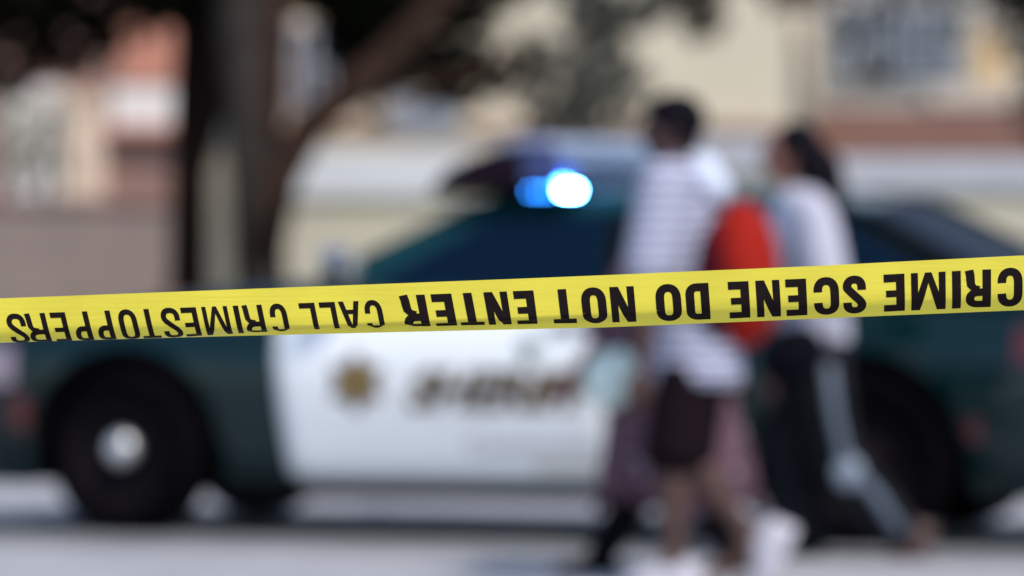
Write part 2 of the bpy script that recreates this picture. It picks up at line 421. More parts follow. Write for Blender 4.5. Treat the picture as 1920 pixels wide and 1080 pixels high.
# underside + wheel wells
bm = bmesh.new()
box(bm, cl(-.8, 0, 0).x, cl(4.0, 0, 0).x, -.55, .55, .19, .30)
box(bm, cl(.44, 0, 0).x, cl(2.60, 0, 0).x, -.80, .80, .17, .32)
box(bm, cl(.42, 0, 0).x, cl(.5, 0, 0).x, -.84, .84, .24, .8); box(bm, cl(2.5, 0, 0).x, cl(2.6, 0, 0).x, -.84, .84, .24, .8)
box(bm, cl(-.85, 0, 0).x, cl(4.05, 0, 0).x, -.60, .60, .28, .86)
obj('underbody', bm, M['black'], car)
for side in (0, 1):
    bm = bmesh.new()
    vv = [(u, (.02 if side == 0 else 1.88)) for u in (.45, 2.6)]
    s_ = -1 if side == 0 else 1
    box(bm, cl(.44, 0, 0).x, cl(2.6, 0, 0).x, s_*.86, s_*.915, .165, .225)
    obj('rocker_panel', bm, M['black'], car, bevel=.01)
# wheels
def lathe(bm, prof, seg=40, axis_y=1):
    rows = []
    for k in range(seg+1):
        a = 2*math.pi*k/seg
        rows.append([Vector((r*math.cos(a), y, r*math.sin(a))) for r, y in prof])
    grid(bm, rows); bmesh.ops.remove_doubles(bm, verts=bm.verts, dist=.0005)
def wheel(u, side, steer):
    s_ = 1 if side == 0 else -1                      # +y local means into the car for the near side
    c = cl(u, .012 if side == 0 else 1.9-.012, .348)
    e = bpy.data.objects.new('wheel', None); C.objects.link(e); e.parent = car; e.location = c; e.rotation_euler = (0, 0, steer); e.empty_display_size = .1
    bm = bmesh.new(); lathe(bm, [(.235, .03*s_), (.25, .008*s_), (.30, .0), (.335, .012*s_), (.348, .04*s_), (.350, .11*s_), (.348, .18*s_), (.33, .215*s_), (.25, .225*s_), (.235, .2*s_), (.235, .03*s_)])
    obj('tyre', bm, M['rubber'], e, smooth=True)
    bm = bmesh.new(); lathe(bm, [(.001, .055*s_), (.07, .05*s_), (.10, .07*s_), (.19, .055*s_), (.205, .04*s_), (.235, .02*s_), (.236, .05*s_), (.22, .2*s_), (.001, .21*s_)])
    for k in range(10):
        a = 2*math.pi*k/10
        q = bmesh.ops.create_cone(bm, cap_ends=True, segments=10, radius1=.018, radius2=.018, depth=.012)
        bmesh.ops.transform(bm, matrix=Matrix.Translation((.15*math.cos(a), .052*s_, .15*math.sin(a))) @ Matrix.Rotation(R(90), 4, 'X'), verts=q['verts'])
    obj('rim', bm, M['steel'], e, smooth=False)
    bm = bmesh.new(); lathe(bm, [(.001, -.012*s_), (.03, -.010*s_), (.055, .002*s_), (.066, .025*s_), (.068, .055*s_), (.001, .06*s_)], 28)
    obj('hub_cap', bm, M['chrome'] if u < 1 else M['steel'], e, smooth=True)
wheel(-.03, 0, R(-12)); wheel(-.03, 1, R(-12)); wheel(WB, 0, 0); wheel(WB, 1, 0)
# dark wheel-arch lips
for c in (0, WB):
    for side in (0, 1):
        bm = bmesh.new()
        rows = []
        for k in range(25):
            a = math.pi*k/24; r = []
            for rr, dv in ((RA+.004, -.006), (RA-.03, .0), (RA-.015, .30)):
                u, z = c + rr*math.cos(a), .355 + rr*math.sin(a)
                z = max(z, .2)
                v = flank(c + RA*math.cos(a), max(.2, min(z, .76))) + dv
                if dv > .1: v = .42
                r.append(cl(u, v if side == 0 else 1.9 - v, z))
            rows.append(r)
        grid(bm, rows); obj('wheel_arch', bm, M['black'], car, smooth=True)
# doors (white skins, set proud of the body)
def door(u0, u1, side, mtl, ftaper):
    bm = bmesh.new(); rows = []
    N = 24
    for i in range(N+1):
        r = []
        for k in range(15):
            t_ = k/14; z = .225 + (.965-.225)*t_
            ua = u0 + ftaper * (1-t_)**1.5
            ub = u1
            if u1 > WB - .55:      # rear door runs into the wheel arch
                d = (z - .355); lim = WB - (math.sqrt(max(0, .44**2 - d*d)) if abs(d) < .44 else 0) - .0
                ub = min(u1, lim)
            u = ua + (ub - ua) * i/N
            rows_z = z + (.03 if (i in (0,)) and k == 0 else 0)
            v = flank(u, z, .007)
            r.append(cl(u, v if side == 0 else 1.9 - v, rows_z))
        rows.append(r)
    grid(bm, rows)
    o = obj('door', bm, mtl, car, smooth=True); so = o.modifiers.new('solid', 'SOLIDIFY'); so.thickness = .005; so.offset = -1 if side else 1
    s_ = 1 if side == 0 else -1
    bm = bmesh.new()
    uh = u1 - .16
    v = flank(uh, .86); v = v if side == 0 else 1.9 - v
    pts = [cl(uh-.09, v, .85) + Vector((0, -.004*s_, 0)), cl(uh-.06, v, .852) + Vector((0, -.04*s_, 0)), cl(uh+.06, v, .852) + Vector((0, -.04*s_, 0)), cl(uh+.09, v, .85) + Vector((0, -.004*s_, 0))]
    tube(bm, pts, .012, 8); obj('handle', bm, M['black'], o, smooth=True)
    return o
for side in (0, 1):
    d1 = door(.63, 2.0, side, M['white'], .07); d2 = door(2.008, 2.74, side, M['green'], 0)
    if side == 0: fdoor, rdoor = d1, d2
# greenhouse
ZC = [(.60, .99), (.72, 1.02), (1.40, 1.352), (1.62, 1.372), (2.2, 1.378), (2.7, 1.368), (2.95, 1.325), (3.42, 1.09), (3.62, .99), (3.75, .98)]
def zc(u): return interp(ZC, u)
def gh_side(u, z, off=0.): return .085 + (z - .965) * .48 - off
def gh_rows(us_):
    rows = []
    for u in us_:
        ze = zc(u) - .02; r = []
        for k in range(6):
            z = .955 + (ze - .955) * k/5; r.append((u, gh_side(u, z), z))
        v0 = gh_side(u, ze)
        for k in range(1, 12):
            t_ = k/12; r.append((u, v0 + (1.9-2*v0)*t_, ze + .045*math.sin(math.pi*t_)**.55))
        for k in range(5, -1, -1):
            z = .955 + (ze - .955) * k/5; r.append((u, 1.9 - gh_side(u, z), z))
        rows.append([cl(*p) for p in r])
    return rows
gus = [.62 + i*.05 for i in range(63)]
bm = bmesh.new(); grid(bm, gh_rows(gus)); obj('cabin', bm, M['green_skylit'], car, smooth=True)
def top_sheet(name, u0, u1, m, inset=.07, off=.006):
    bm = bmesh.new(); rows = []
    for i in range(15):
        u = u0 + (u1-u0)*i/14; ze = zc(u) - .02; v0 = gh_side(u, ze) + inset; r = []
        vs = gh_side(u, ze)
        for k in range(13):
            v = v0 + (1.9-2*v0)*k/12; t_ = (v - vs) / (1.9 - 2*vs)
            r.append(cl(u, v, ze + .045*math.sin(math.pi*t_)**.55 + off))
        rows.append(r)
    grid(bm, rows); return obj(name, bm, m, car, smooth=True)
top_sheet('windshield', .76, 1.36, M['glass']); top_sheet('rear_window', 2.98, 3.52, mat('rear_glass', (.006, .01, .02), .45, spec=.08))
def side_window(poly_top, u0, u1, side, name='side_window'):
    # glass pane following the cabin side; poly_top(u) -> z of upper edge
    bm = bmesh.new(); rows = []
    for i in range(15):
        u = u0 + (u1-u0)*i/14; zt = poly_top(u); r = []
        for k in range(7):
            z = .99 + (zt - .99)*k/6; v = gh_side(u, z, .006)
            r.append(cl(u, v if side == 0 else 1.9 - v, z))
        rows.append(r)
    grid(bm, rows); o = obj(name, bm, M['glass'], car, smooth=True)
for side in (0, 1):
    side_window(lambda u: interp([(.98, .995), (1.43, 1.255), (1.52, 1.285), (1.97, 1.297)], u), .98, 1.955, side)
    side_window(lambda u: interp([(1.9, 1.297), (2.4, 1.297), (2.72, 1.28)], u), 2.045, 2.70, side)
    side_window(lambda u: interp([(2.78, 1.275), (2.95, 1.235), (3.38, 1.0)], u), 2.78, 3.37, side)
    # black drip rail over the windows
    bm = bmesh.new()
    pts = []
    for i in range(30):
        u = .80 + (3.6-.8)*i/29; z = zc(u) - .02
        v = gh_side(u, z) - .004; pts.append(cl(u, v if side == 0 else 1.9 - v, z + .004))
    tube(bm, pts[19:], .014 if side == 0 else .04, 8); obj('drip_rail', bm, M['black'], car, smooth=True)
    # C pillar cover in black
    bm = bmesh.new(); rows = []
    for i in range(12):
        u = 2.86 + (3.62-2.86)*i/11; r = []
        zt = zc(u) - .026; zb_ = interp([(2.78, 1.285), (2.95, 1.245), (3.38, 1.01), (3.7, .97)], u)
        for k in range(4):
            z = zb_ + (max(zt, zb_+.003) - zb_)*k/3; v = gh_side(u, z, .004); r.append(cl(u, v if side == 0 else 1.9-v, z))
        rows.append(r)
    grid(bm, rows); obj('rear_pillar', bm, M['black'], car, smooth=True)
    # mirror
    s_ = -1 if side == 0 else 1
    bm = bmesh.new(); c = cl(.93, (-.05 if side == 0 else 1.95), 1.075)
    vv = ell(bm, c, (.055, .10, .07), 16); mo = obj('mirror', bm, M['green'], car, smooth=True)
    bm = bmesh.new(); box(bm, c.x-.025, c.x+.025, min(c.y, c.y - s_*.16), max(c.y, c.y - s_*.16), 1.00, 1.035); obj('mirror_arm', bm, M['black'], mo)
    bm = bmesh.new(); ell(bm, c + Vector((.05, 0, 0)), (.012, .085, .055), 16); obj('mirror_glass', bm, M['chrome'], mo, smooth=True)
    # spotlight beside the A pillar
    # markers, lamps
    def patch(name, u0, u1, z0, z1, m, off=.009):
        bm = bmesh.new(); rows = []
        for i in range(7):
            u = u0+(u1-u0)*i/6; rows.append([cl(u, (flank(u, z0+(z1-z0)*k/4, off) if side == 0 else 1.9 - flank(u, z0+(z1-z0)*k/4, off)), z0+(z1-z0)*k/4) for k in range(5)])
        grid(bm, rows); return obj(name, bm, m, car, smooth=True)
    patch('side_marker', -.49, -.405, .43, .56, M['orl']); patch('side_marker', 3.44, 3.49, .42, .51, M['redl'])
    patch('headlight', -.88, -.47, .60, .755, M['hl']); patch('taillight', 3.62, 4.08, .72, .86, M['redl'])
    patch('bumper', -.91, -.50, .21, .40, M['green'], .02); patch('bumper', 3.55, 4.1, .21, .46, M['green'], .02)
bm = bmesh.new(); ell(bm, cl(.86, .10, 1.10), (.06, .05, .06), 16); obj('spotlight', bm, mat('spot_glass', (.30, .38, .62), .2, metal=.3, coat=1), car, smooth=True)
# B pillar strip
for side in (0, 1):
    bm = bmesh.new(); rows = []
    for u in (1.965, 2.035):
        rows.append([cl(u, (gh_side(u, z, .008) if side == 0 else 1.9-gh_side(u, z, .008)), z) for z in (.98, 1.1, 1.2, 1.3)])
    grid(bm, rows); obj('door_pillar', bm, M['black'], car)
# white roof reflection patch is left to the paint. Light bar:
lb = bpy.data.objects.new('light_bar', None); C.objects.link(lb); lb.parent = car; lb.location = cl(1.6, .95, 1.40)
def lbx(u, v, z): return Vector((u - 1.6, v - .95, z - 1.412))
def lbb(u0, u1, v0, v1, z0, z1): a, b = lbx(u0, v0, z0), lbx(u1, v1, z1); return nbox(a.x, b.x, a.y, b.y, a.z, b.z)
obj('light_bar_base', lbb(1.23, 1.81, .17, 1.73, 1.374, 1.384), M['black'], lb, bevel=.003)  # wider lower plate added to keep the lamp's light off the roof
obj('light_bar_base', lbb(1.23, 1.76, .20, 1.70, 1.386, 1.412), M['black'], lb, bevel=.008)
def prism(prof, v0, v1):
    bm = bmesh.new(); a = [bm.verts.new(lbx(u, v0, z)) for u, z in prof]; b = [bm.verts.new(lbx(u, v1, z)) for u, z in prof]
    bm.faces.new(a); bm.faces.new(b[::-1]); n = len(a)
    for k in range(n): bm.faces.new((a[k], a[(k+1) % n], b[(k+1) % n], b[k]))
    return bm
LP1 = [(1.24, 1.414), (1.598, 1.414), (1.598, 1.565), (1.50, 1.56), (1.38, 1.525), (1.29, 1.48), (1.25, 1.44)]
LP2 = [(1.602, 1.414), (1.75, 1.414), (1.757, 1.50), (1.745, 1.55), (1.70, 1.567), (1.602, 1.565)]
obj('lens', prism(LP1, .21, .95), M['maroonl'], lb, bevel=.01)
obj('lens', prism(LP2, .21, .95), M['bluel'], lb, bevel=.01)
obj('lens', prism(LP1, .955, 1.69), M['maroonl'], lb, bevel=.01)
obj('lens', prism(LP2, .955, 1.69), M['bluel'], lb, bevel=.01)
obj('light_bar_highlight_cover', prism([(1.44, 1.546), (1.60, 1.568), (1.70, 1.570), (1.74, 1.556), (1.735, 1.585), (1.68, 1.605), (1.56, 1.60)], .23, 1.67), M['clear'], lb, bevel=.008)  # pale cap shaped to carry the painted highlight along the top
for v in (.4, 1.5): obj('bracket', lbb(1.55, 1.65, v-.05, v+.05, 1.34, 1.384), M['black'], lb)
obj('lamp', lbb(1.762, 1.768, .215, .41, 1.388, 1.40), M['led'], lb)
obj('lamp', lbb(1.635, 1.655, .190, .196, 1.378, 1.392), M['led2'], lb)
obj('lamp', lbb(1.67, 1.69, .190, .196, 1.380, 1.392), M['led2'], lb)
obj('lamp', lbb(1.705, 1.725, .190, .196, 1.380, 1.392), M['led2'], lb)
obj('lamp', lbb(1.762, 1.768, .82, 1.08, 1.388, 1.41), M['led3'], lb)
# decals on the front door
def text_mesh(s, bold=.0):
    cu = bpy.data.curves.new('t', 'FONT'); cu.body = s; cu.size = 1; cu.offset = bold; cu.resolution_u = 3; cu.space_character = 1.0
    o = bpy.data.objects.new('t', cu); C.objects.link(o)
    dg = bpy.context.evaluated_depsgraph_get(); dg.update()
    me = bpy.data.meshes.new_from_object(o.evaluated_get(dg)); bpy.data.objects.remove(o); return me
def decal_text(s, u0, u1, z0, h, m, parent, shear=0., bold=0., off=.014):
    me = text_mesh(s, bold); tb = bmesh.new(); tb.from_mesh(me)
    ya, yb = min(v.co.y for v in tb.verts), max(v.co.y for v in tb.verts)
    for k in range(1, 10): bmesh.ops.bisect_plane(tb, geom=tb.verts[:]+tb.edges[:]+tb.faces[:], plane_co=(0, ya+(yb-ya)*k/10, 0), plane_no=(0, 1, 0))
    tb.to_mesh(me); tb.free(); xs_ = [v.co.x for v in me.vertices]; ys_ = [v.co.y for v in me.vertices]
    x0, x1, y0, y1 = min(xs_), max(xs_), min(ys_), max(ys_)
    for v in me.vertices:
        gy = (v.co.y - y0) / (y1 - y0); gx = (v.co.x - x0) / (x1 - x0)
        u = u0 + (u1 - u0)*gx + shear*gy*h; z = z0 + gy*h
        v.co = cl(u, flank(u, z, off), z)
    return obj('lettering', me, m, parent)
decal_text('SHERIFF', 1.18, 1.93, .515, .17, M['goldl'], fdoor, .35, .06, .013)
decal_text('SHERIFF', 1.195, 1.915, .523, .155, M['brown'], fdoor, .35, .04, .016)
decal_text('Community', 1.43, 1.97, .33, .09, M['greyd'], fdoor, .1, .0)
decal_text('SERVICE', 1.72, 1.98, .285, .035, M['goldl'], fdoor, 0, .01)
def decal_poly(name, pts, m, off=.014):
    bm = bmesh.new(); c = (sum(p[0] for p in pts)/len(pts), sum(p[1] for p in pts)/len(pts)); rows = []
    for k in range(9):
        f = max(.01, k/8); q = [(c[0] + (p[0]-c[0])*f, c[1] + (p[1]-c[1])*f) for p in pts + pts[:1]]
        rows.append([cl(a, flank(a, b, off), b) for a, b in q])
    grid(bm, rows)
    return obj(name, bm, m, fdoor)
decal_poly('star_badge', [(.985 + (.130 if k % 2 == 0 else .085)*math.sin(math.pi*k/6), .625 + (.130 if k % 2 == 0 else .085)*math.cos(math.pi*k/6)) for k in range(12)], M['gold'])
decal_poly('badge_centre', [(.985 + .03*math.sin(math.pi*k/8), .625 + .035*math.cos(math.pi*k/8)) for k in range(16)], M['goldl'], .016)
decal_poly('palm_emblem', [(1.665, .705), (1.675, .75), (1.635, .745), (1.655, .77), (1.64, .80), (1.675, .785), (1.69, .81), (1.705, .785), (1.74, .80), (1.725, .77), (1.745, .745), (1.70, .75), (1.715, .705)], M['dgreen'])

# ---------------------------------------------------------------- people
def skinned(chains, sub=1, flat=False):
    """chains of (pos, radius or (lateral, depth)[, name]); returns overlapping closed tapered limbs, fused later by the voxel remesh."""
    bm = bmesh.new(); names = {}
    for ch in chains:
        pts = []
        for it in ch:
            if isinstance(it, str): pts.append(names[it]); continue
            r = it[1] if isinstance(it[1], tuple) else (it[1], it[1])
            pts.append((Vector(it[0]), r))
            if len(it) > 2: names[it[2]] = pts[-1]
        for (a, ra), (b, rb) in zip(pts, pts[1:]):
            L = (b - a).length; n = max(2, int(L/.012)); 
            tube(bm, [a.lerp(b, k/n) for k in range(n+1)], [((ra[1]*(1-k/n)+rb[1]*k/n), (ra[0]*(1-k/n)+rb[0]*k/n)) for k in range(n+1)], 18)
        for k, (p, r) in enumerate(pts): ell(bm, p, (r[1]*.995, r[0]*.995, .02 if (flat and ch is chains[0] and k == 0) else min(r)*.95), 18)
    bmesh.ops.recalc_face_normals(bm, faces=bm.faces)
    me = bpy.data.meshes.new('b'); bm.to_mesh(me); bm.free(); return me
def hand_chains(wr, d, side_v, s=1.):
    """five fingers, wrist position wr, pointing direction d, palm spreads along side_v."""
    d = Vector(d).normalized(); sv = Vector(side_v).normalized(); n = d.cross(sv).normalized(); out = []
    palm = []
    L = [.062, .072, .068, .054]
    for k in range(4):
        b = wr + d*.085*s + sv*(.030 - .020*k)*s
        c1 = b + d*L[k]*.45*s + n*.006; c2 = b + d*L[k]*.8*s + n*.020; c3 = b + d*L[k]*.95*s + n*.034
        out.append([(wr + d*.03 + sv*(.012-.008*k), .016), (b, .0105), (c1, .0092), (c2, .0085), (c3, .007)])
    tb = wr + d*.03*s + sv*.022
    out.append([(tb, .014), (tb + d*.03 + sv*.025, .011), (tb + d*.058 + sv*.032 + n*.01, .0095), (tb + d*.078 + sv*.028 + n*.016, .008)])
    return out
def head_bm(bm, c, pitch=0., s=1.):
    """head facing -X, centre c"""
    q = bmesh.ops.create_uvsphere(bm, u_segments=32, v_segments=24, radius=1)
    for v in q['verts']:
        x, y, z = v.co
        f = max(0, -x)
        X, Yv, Z = x*.098, y*.076, z*.115
        if z < 0: X = X*(1 - .28*(-z)**1.5) - .018*(-z)**1.2*(1 if x < 0 else 1.6); Yv *= 1 - .38*(-z)**1.4
        # nose, brow, eye sockets, lips, chin
        ny = math.exp(-(y/.16)**2); 
        if x < 0:
            X -= .026*ny*math.exp(-((z+.22)/.13)**2) + .012*ny*math.exp(-((z+.02)/.15)**2)
            X -= .006*math.exp(-((z-.16)/.09)**2)*math.exp(-(y/.55)**2)
            for sy in (-1, 1): X += .010*math.exp(-((y-sy*.36)/.16)**2 - ((z-.02)/.1)**2)
            X -= .009*math.exp(-(y/.28)**2)*(math.exp(-((z+.50)/.05)**2) + math.exp(-((z+.62)/.05)**2))
            X -= .012*math.exp(-(y/.35)**2 - ((z+.88)/.12)**2)
        v.co = Vector((X, Yv, Z))*s
    m = Matrix.Translation(c) @ Matrix.Rotation(pitch, 4, 'Y')
    bmesh.ops.transform(bm, matrix=m, verts=q['verts'])
    for sy in (-1, 1): ell(bm, Vector(c) + Vector((.012, sy*.078, -.005))*s, (.018*s, .008*s, .030*s), 12)
def join_remesh(meshes, head_c, name, m, parent, pitch=0, vox=.0075, hs=1.):
    bm = bmesh.new()
    for me in meshes: bm.from_mesh(me)
    if head_c is not None: head_bm(bm, head_c, pitch, hs)
    me = bpy.data.meshes.new(name); bm.to_mesh(me); bm.free()
    o = bpy.data.objects.new('tmp', me); C.objects.link(o)
    r = o.modifiers.new('r', 'REMESH'); r.mode = 'VOXEL'; r.voxel_size = vox; r.use_smooth_shade = True
    sm = o.modifiers.new('s', 'SMOOTH'); sm.iterations = 4; sm.factor = .5
    dg = bpy.context.evaluated_depsgraph_get(); dg.update()
    res = bpy.data.meshes.new_from_object(o.evaluated_get(dg)); bpy.data.objects.remove(o)
    return obj(name, res, m, parent, smooth=True)
def shoe(c, heel_dir, m, parent, s=1.):
    """shoe with the sole under ankle c; heel_dir = vector from heel to toe"""
    d = Vector(heel_dir).normalized(); bm = bmesh.new(); up = Vector((0, 1, 0)).cross(d).normalized()
    if up.z < 0: up = -up
    sole, top = [], []
    prof = [(-.09, .030, .055), (-.05, .038, .075), (0, .040, .085), (.05, .042, .065), (.10, .046, .045), (.145, .040, .036), (.175, .022, .026)]
    rows = []
    for a, hw_, hh in prof:
        base = Vector(c) + d*a*s - up*.075*s; r = []
        for k in range(13):
            t_ = math.pi*k/12
            r.append(base + Vector((0, 1, 0))*hw_*s*math.cos(t_) + up*hh*1.25*s*math.sin(t_)**.7)
        r.append(base + Vector((0, -1, 0))*hw_*s - up*.018*s); r.append(base + Vector((0, 1, 0))*hw_*s - up*.018*s); r.append(r[0])
        rows.append(r)
    grid(bm, rows)
    bm.faces.new([bm.verts.new(p) for p in rows[0][:-1]]); bm.faces.new([bm.verts.new(p) for p in rows[-1][:-1]])
    bmesh.ops.remove_doubles(bm, verts=bm.verts, dist=.0005)
    return obj('shoe', bm, m, parent, smooth=True)
def eyes(hc, parent, s=1., pitch=0):
    for sy in (-1, 1):
        bm = bmesh.new(); ell(bm, Vector(hc) + Vector((-.083, sy*.028, .002))*s, (.011, .011, .009), 10); obj('eye', bm, M['eye'], parent, smooth=True)

# --- man in the striped shirt
S1, X1, Y1 = 540., 1270., FPX/540.
def pm(px, py, y=0.): return Vector(((px - X1)/S1, y, CAMH - (py - HOR)/S1))
man = empty('person', Vector(((X1-960)/S1, Y1, 0)), 0, 'walking man with short black hair, white striped shirt, dark shorts and white shoes', 'person')
hip = pm(1303, 650); neck = pm(1276, 312); head = pm(1256, 243); chest = pm(1280, 390)
hl_, hr_ = pm(1298, 665, -.085), pm(1305, 665, .085)
kl, kr = pm(1262, 850, -.09), pm(1292, 852, .09)
al, ar = pm(1262, 1055, -.09), pm(1402, 1003, .09)
sl, sr = pm(1240, 348, -.185), pm(1290, 345, .185)
el, er = pm(1214, 525, -.23), pm(1345, 520, .23)
wl, wr_ = pm(1204, 680, -.22), pm(1372, 672, .24)
ch = [[(hip, (.13, .10), 'hip'), (pm(1295, 560), (.125, .11)), (pm(1284, 470), (.14, .11)), (chest, (.15, .115), 'chest'), (pm(1278, 335), (.10, .08), 'top'), (neck, .055), (pm(1262, 285), .055), (pm(1258, 262), .06)],
      ['hip', (hl_, .085), ((hl_+kl)/2, .085), (kl, .058), ((kl*.65+al*.35), .056), ((kl*.3+al*.7), .042), (al, .036), (al + Vector((-.07, 0, -.06)), .03), (al + Vector((-.14, 0, -.07)), .025)],
      ['hip', (hr_, .085), ((hr_+kr)/2, .085), (kr, .058), ((kr*.65+ar*.35), .056), ((kr*.3+ar*.7), .042), (ar, .036), (ar + Vector((-.03, 0, -.09)), .03), (ar + Vector((-.07, 0, -.14)), .025)],
      ['top', (sl, .062), ((sl+el)/2, .05), (el, .04), ((el+wl)/2, .036), (wl, .026)],
      ['top', (sr, .062), ((sr+er)/2, .05), (er, .04), ((er+wr_)/2, .036), (wr_, .026)]]
ms = [skinned(ch)] + [skinned([h]) for h in hand_chains(wl, (-.1, 0, -1), (-1, 0, 0)) + hand_chains(wr_, (.05, 0, -1), (-1, 0, 0))]
mb = join_remesh(ms, head + Vector((0, 0, 0)), 'body', M['skin'], man)
eyes(head, man)
bm = bmesh.new(); ell(bm, head + Vector((.022, 0, .034)), (.108, .092, .098), 24); ell(bm, head + Vector((.062, 0, -.03)), (.045, .07, .06), 16); ell(bm, head+Vector((-.03, 0, .075)), (.06, .06, .04), 16)
obj('hair', bm, M['hair'], man, smooth=True)
sh = [[(pm(1307, 716), (.20, .165)), (pm(1303, 640), (.19, .155), 'h'), (pm(1292, 560), (.155, .145)), (pm(1284, 470), (.16, .145)), (chest, (.17, .145)), (pm(1278, 345), (.12, .10), 't'), (pm(1276, 322), .07)],
      ['t', (sl, .085), ((sl+el)/2, .092), (el + Vector((0, 0, .05)), .088)],
      ['t', (sr, .085), ((sr+er)/2, .095), (er + Vector((0, 0, .05)), .095)]]
join_remesh([skinned(sh, flat=True)], None, 'shirt', M['shirt'], man, vox=.009)
st = [[(pm(1303, 660), .14, 'h'), (pm(1303, 690), .135)], ['h', (hl_*.8+kl*.2, .11), ((hl_+kl)/2, .115), (kl + Vector((.0, 0, .02)), .11)], ['h', (hr_*.8+kr*.2, .11), ((hr_+kr)/2, .115), (kr + Vector((0, 0, .02)), .105)]]
join_remesh([skinned(st)], None, 'shorts', M['shorts'], man, vox=.01)
bm = bmesh.new(); ell(bm, pm(1314, 334, -.02), (.078, .16, .088), 20); ell(bm, pm(1338, 356, -.04), (.06, .12, .07), 16)
obj('hood', bm, M['cap'], man, smooth=True)  # added blob for the brightly lit back shoulder, not a garment hood
shoe(al + Vector((0, 0, -.005)), (-1, 0, 0), M['shoew'], man)
shoe(ar + Vector((.045, 0, -.03)), (-.45, 0, -1), M['shoew'], man, 1.1)
# --- backpack
bp = empty('backpack', man.location + pm(1385, 640), 0, 'round red backpack with maroon sides on the back of the man in the striped shirt', 'backpack')
def bpo(v): return v - pm(1385, 640)
bm = bmesh.new(); vs = ell(bm, bpo(pm(1390, 515, -.05)), (.135, .20, .258), 24)
for v in vs: v.co.y *= 1.0
obj('main_bag', bm, M['red'], bp, smooth=True)
bm = bmesh.new(); ell(bm, bpo(pm(1335, 532, -.06)), (.080, .185, .235), 24); obj('back_panel', bm, M['maroon'], bp, smooth=True)
bm = bmesh.new(); ell(bm, bpo(pm(1432, 560, -.05)), (.05, .11, .12), 20); obj('front_pocket', bm, M['red'], bp, smooth=True)
for sy in (-1, 1):
    bm = bmesh.new(); tube(bm, [bpo(pm(1345, 400, sy*.12)), bpo(pm(1318, 318, sy*.125)), bpo(pm(1272, 308, sy*.125)), bpo(pm(1212, 390, sy*.17)), bpo(pm(1205, 470, sy*.18)), bpo(pm(1300, 590, sy*.18))], [(.02, .008)]*6, 8)
    obj('strap', bm, M['maroon'], bp, smooth=True)
# --- person hidden behind him in the floral robe
S3, X3, Y3 = 522., 1240., FPX/522.
def p3(px, py, y=0.): return Vector(((px - X3)/S3, y, CAMH - (py - HOR)/S3))
girl = empty('person', Vector(((X3-960)/S3, Y3, 0)), 0, 'shorter person in a pink floral robe and black leggings, mostly hidden behind the striped shirt', 'person')
hd = p3(1250, 372); hp = p3(1262, 690); tp = p3(1250, 462)
kl3, kr3 = p3(1210, 890, -.08), p3(1305, 890, .08); al3, ar3 = p3(1124, 1046, -.08), p3(1376, 1044, .08)
sl3, sr3 = p3(1225, 468, -.16), p3(1255, 468, .16); el3, er3 = p3(1150, 600, -.2), p3(1330, 610, .2); wl3, wr3 = p3(1082, 690, -.2), p3(1365, 720, .22)
ch = [[(hp, .12, 'h'), (p3(1255, 600), .105), (p3(1248, 500), .12), (tp, .085, 't'), (p3(1250, 415), .045), (p3(1252, 395), .05)],
      ['h', (p3(1250, 710, -.08), .1), (kl3, .055), ((kl3+al3)/2, .05), (al3, .033), (al3+Vector((-.12, 0, -.04)), .024)],
      ['h', (p3(1275, 710, .08), .1), (kr3, .055), ((kr3+ar3)/2, .05), (ar3, .033), (ar3+Vector((-.08, 0, -.05)), .024)],
      ['t', (sl3, .055), (el3, .036), (wl3, .024)], ['t', (sr3, .055), (er3, .036), (wr3, .024)]]
ms = [skinned(ch)] + [skinned([h]) for h in hand_chains(wl3, (-.5, 0, -.8), (.6, -.5, .1)) + hand_chains(wr3, (.05, 0, -1), (-1, 0, 0))]
join_remesh(ms, hd, 'body', M['skin2'], girl, hs=.94)
eyes(hd, girl, .94)
bm = bmesh.new(); ell(bm, hd + Vector((.018, 0, .025)), (.094, .084, .092), 24); ell(bm, hd + Vector((.06, 0, -.07)), (.04, .07, .10), 16); obj('hair', bm, M['hair'], girl, smooth=True)
lg = [[(hp, .13, 'h'), (p3(1262, 660), .12)], ['h', (p3(1250, 720, -.08), .105), (kl3, .075), ((kl3+al3)/2, .070), (al3, .055)], ['h', (p3(1275, 720, .08), .105), (kr3, .072), ((kr3+ar3)/2, .066), (ar3, .05)]]
join_remesh([skinned(lg)], None, 'leggings', M['legg'], girl, vox=.01)
# robe: lofted skirt with folds + sleeves
bm = bmesh.new(); rows = []
for i, (cx_, y_, rx, ry) in enumerate([(1248, 445, .075, .10), (1245, 475, .12, .18), (1246, 540, .15, .18), (1250, 640, .18, .18), (1258, 740, .22, .19), (1264, 850, .265, .2), (1270, 950, .30, .21)]):
    r = []
    for k in range(49):
        a = 2*math.pi*k/48; f = 1 + .05*i/6*math.sin(a*9 + i*.3)
        r.append(p3(cx_, y_ + (12*math.sin(a*4+1) if i == 6 else 0)) + Vector((rx*f*math.cos(a), ry*f*math.sin(a), 0)))
    rows.append(r)
grid(bm, rows); bmesh.ops.remove_doubles(bm, verts=bm.verts, dist=.0004)
ro = obj('robe', bm, M['floral'], girl, smooth=True); so = ro.modifiers.new('s', 'SOLIDIFY'); so.thickness = .006
bm = bmesh.new()
for a, b, c_ in ((sl3, el3, wl3), (sr3, er3, wr3)):
    tube(bm, [a + Vector((0, 0, .02)), (a+b)/2, b, (b*.55+c_*.45)], [.075, .08, .085, .095], 16, cap=False)
obj('sleeves', bm, M['floral'], girl, smooth=True)
shoe(al3 + Vector((0, 0, .0)), (-1, 0, .15), M['legg'], girl, .9); shoe(ar3 + Vector((.02, 0, 0)), (-.8, 0, -.45), M['legg'], girl, .9)
jug = empty('tote', girl.location + p3(1143, 755, -.24), 0, 'rounded pale mint bag carried beside the floral robe in front of the white car door', 'bag')
